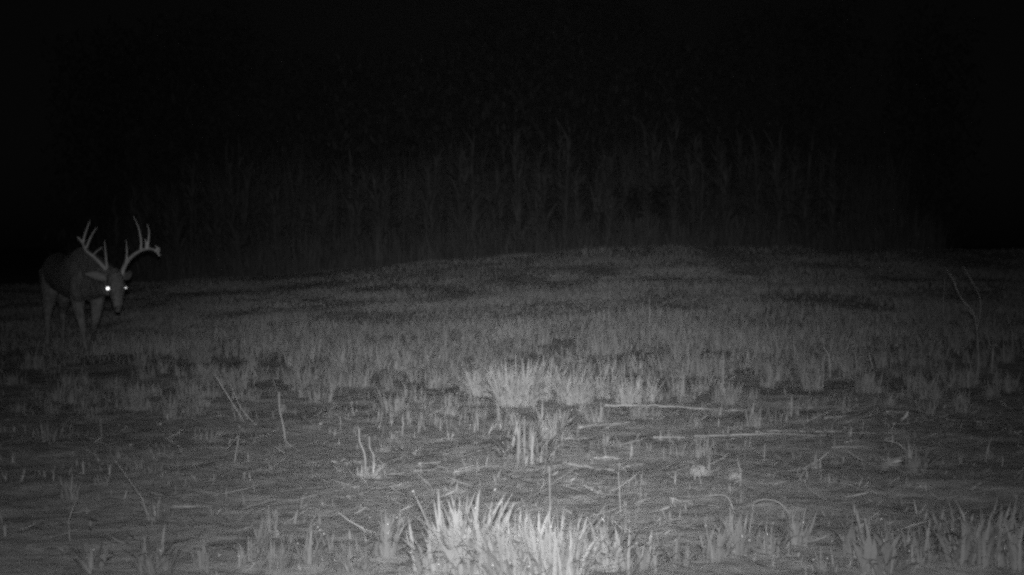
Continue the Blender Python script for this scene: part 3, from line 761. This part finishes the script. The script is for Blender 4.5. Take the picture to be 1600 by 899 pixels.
# antlers
def antler(beam, tines, r0, tr):
    ab = bmesh.new()
    c = curve_pts([D(*q) for q in beam], 6); tube_bm(ab, c, taper(r0, .008, len(c)), 10)
    ell_bm(ab, D(*beam[0]), (r0 * 1.35, r0 * 1.35, r0 * .8))
    for tn in tines:
        c = curve_pts([D(*q) for q in tn], 5); tube_bm(ab, c, taper(tr, .0035, len(c)), 8)
    o = remesh(ab, .0042, 'antler', MAT['antler'], 2); return under(o)
Zm = lambda u, v, d: (40 + u / 3.458, 320 + v / 3.458, d)
antler([Zm(462, 395, -.36), Zm(440, 360, -.36), Zm(405, 318, -.38), Zm(362, 278, -.42), Zm(325, 246, -.47), Zm(306, 205, -.52), Zm(280, 175, -.56)],
       [(Zm(310, 215, -.51), Zm(318, 170, -.52), Zm(335, 120, -.52), Zm(350, 84, -.51)),
        (Zm(328, 235, -.48), Zm(345, 190, -.49), Zm(366, 150, -.5), Zm(388, 120, -.5)),
        (Zm(440, 352, -.37), Zm(436, 300, -.4), Zm(430, 240, -.42), Zm(427, 192, -.42)),
        (Zm(378, 290, -.41), Zm(368, 272, -.43), Zm(390, 248, -.45), Zm(416, 230, -.46)),
        (Zm(300, 196, -.53), Zm(292, 185, -.54), Zm(276, 172, -.55))], .021, .0125)
antler([Zm(517, 395, -.36), Zm(528, 350, -.36), Zm(548, 310, -.38), Zm(580, 275, -.42), Zm(625, 247, -.47), Zm(672, 238, -.51), Zm(705, 252, -.55), Zm(724, 278, -.57)],
       [(Zm(534, 345, -.37), Zm(545, 290, -.4), Zm(547, 240, -.42), Zm(543, 188, -.43)),
        (Zm(622, 250, -.47), Zm(624, 195, -.48), Zm(610, 125, -.48), Zm(583, 62, -.46)),
        (Zm(658, 243, -.5), Zm(663, 200, -.51), Zm(667, 150, -.51), Zm(658, 104, -.5)),
        (Zm(652, 235, -.5), Zm(650, 205, -.52), Zm(643, 182, -.53)),
        (Zm(695, 250, -.54), Zm(712, 238, -.55), Zm(700, 220, -.56)),
        (Zm(712, 260, -.55), Zm(722, 245, -.57), Zm(715, 228, -.57))], .021, .0125)
# eyes: dark globe with a mirror-like pupil that throws the flash straight back
def eye(px, py, dy, rp):
    c = D(px, py, dy); to = (Vector((0, -.01, 1.095)) - c).normalized()
    eb = bmesh.new(); ell_bm(eb, c + Vector((0, .014, 0)), (.02, .02, .02)); e = under(bm_obj('eye', eb, MAT['eye']))
    pb = bmesh.new(); q = to.to_track_quat('Z', 'Y').to_matrix().to_4x4()
    bmesh.ops.create_cone(pb, segments=20, radius1=rp, radius2=rp, depth=.002, cap_ends=True, matrix=Matrix.Translation(c + to * .009) @ q)
    pu = bm_obj('pupil', pb, MAT['tapetum'], smooth=False); pu.parent = e; pu.matrix_parent_inverse = Matrix.Identity(4)
    return e
eye(168.5, 451, -.515, .0122)
eye(196.5, 450, -.49, .004)

# ------------------------------------------------------------------ damp night air
HAZE = 0.000009
hb = bmesh.new(); bmesh.ops.create_cube(hb, size=1, matrix=Matrix.Translation((0, 185, 10)) @ Matrix.Diagonal((900, 560, 24, 1)))
hm = bpy.data.materials.new('damp_air'); hm.use_nodes = True; t = hm.node_tree; t.nodes.clear()
pv = t.nodes.new('ShaderNodeVolumePrincipled'); pv.inputs['Density'].default_value = HAZE; pv.inputs['Color'].default_value = (.9, .9, .9, 1)
ho = t.nodes.new('ShaderNodeOutputMaterial'); t.links.new(pv.outputs[0], ho.inputs['Volume'])
if HAZE:
    o = bm_obj('haze', hb, hm, smooth=False); tag(o, 'faint damp night air over the field', 'haze', kind='stuff')
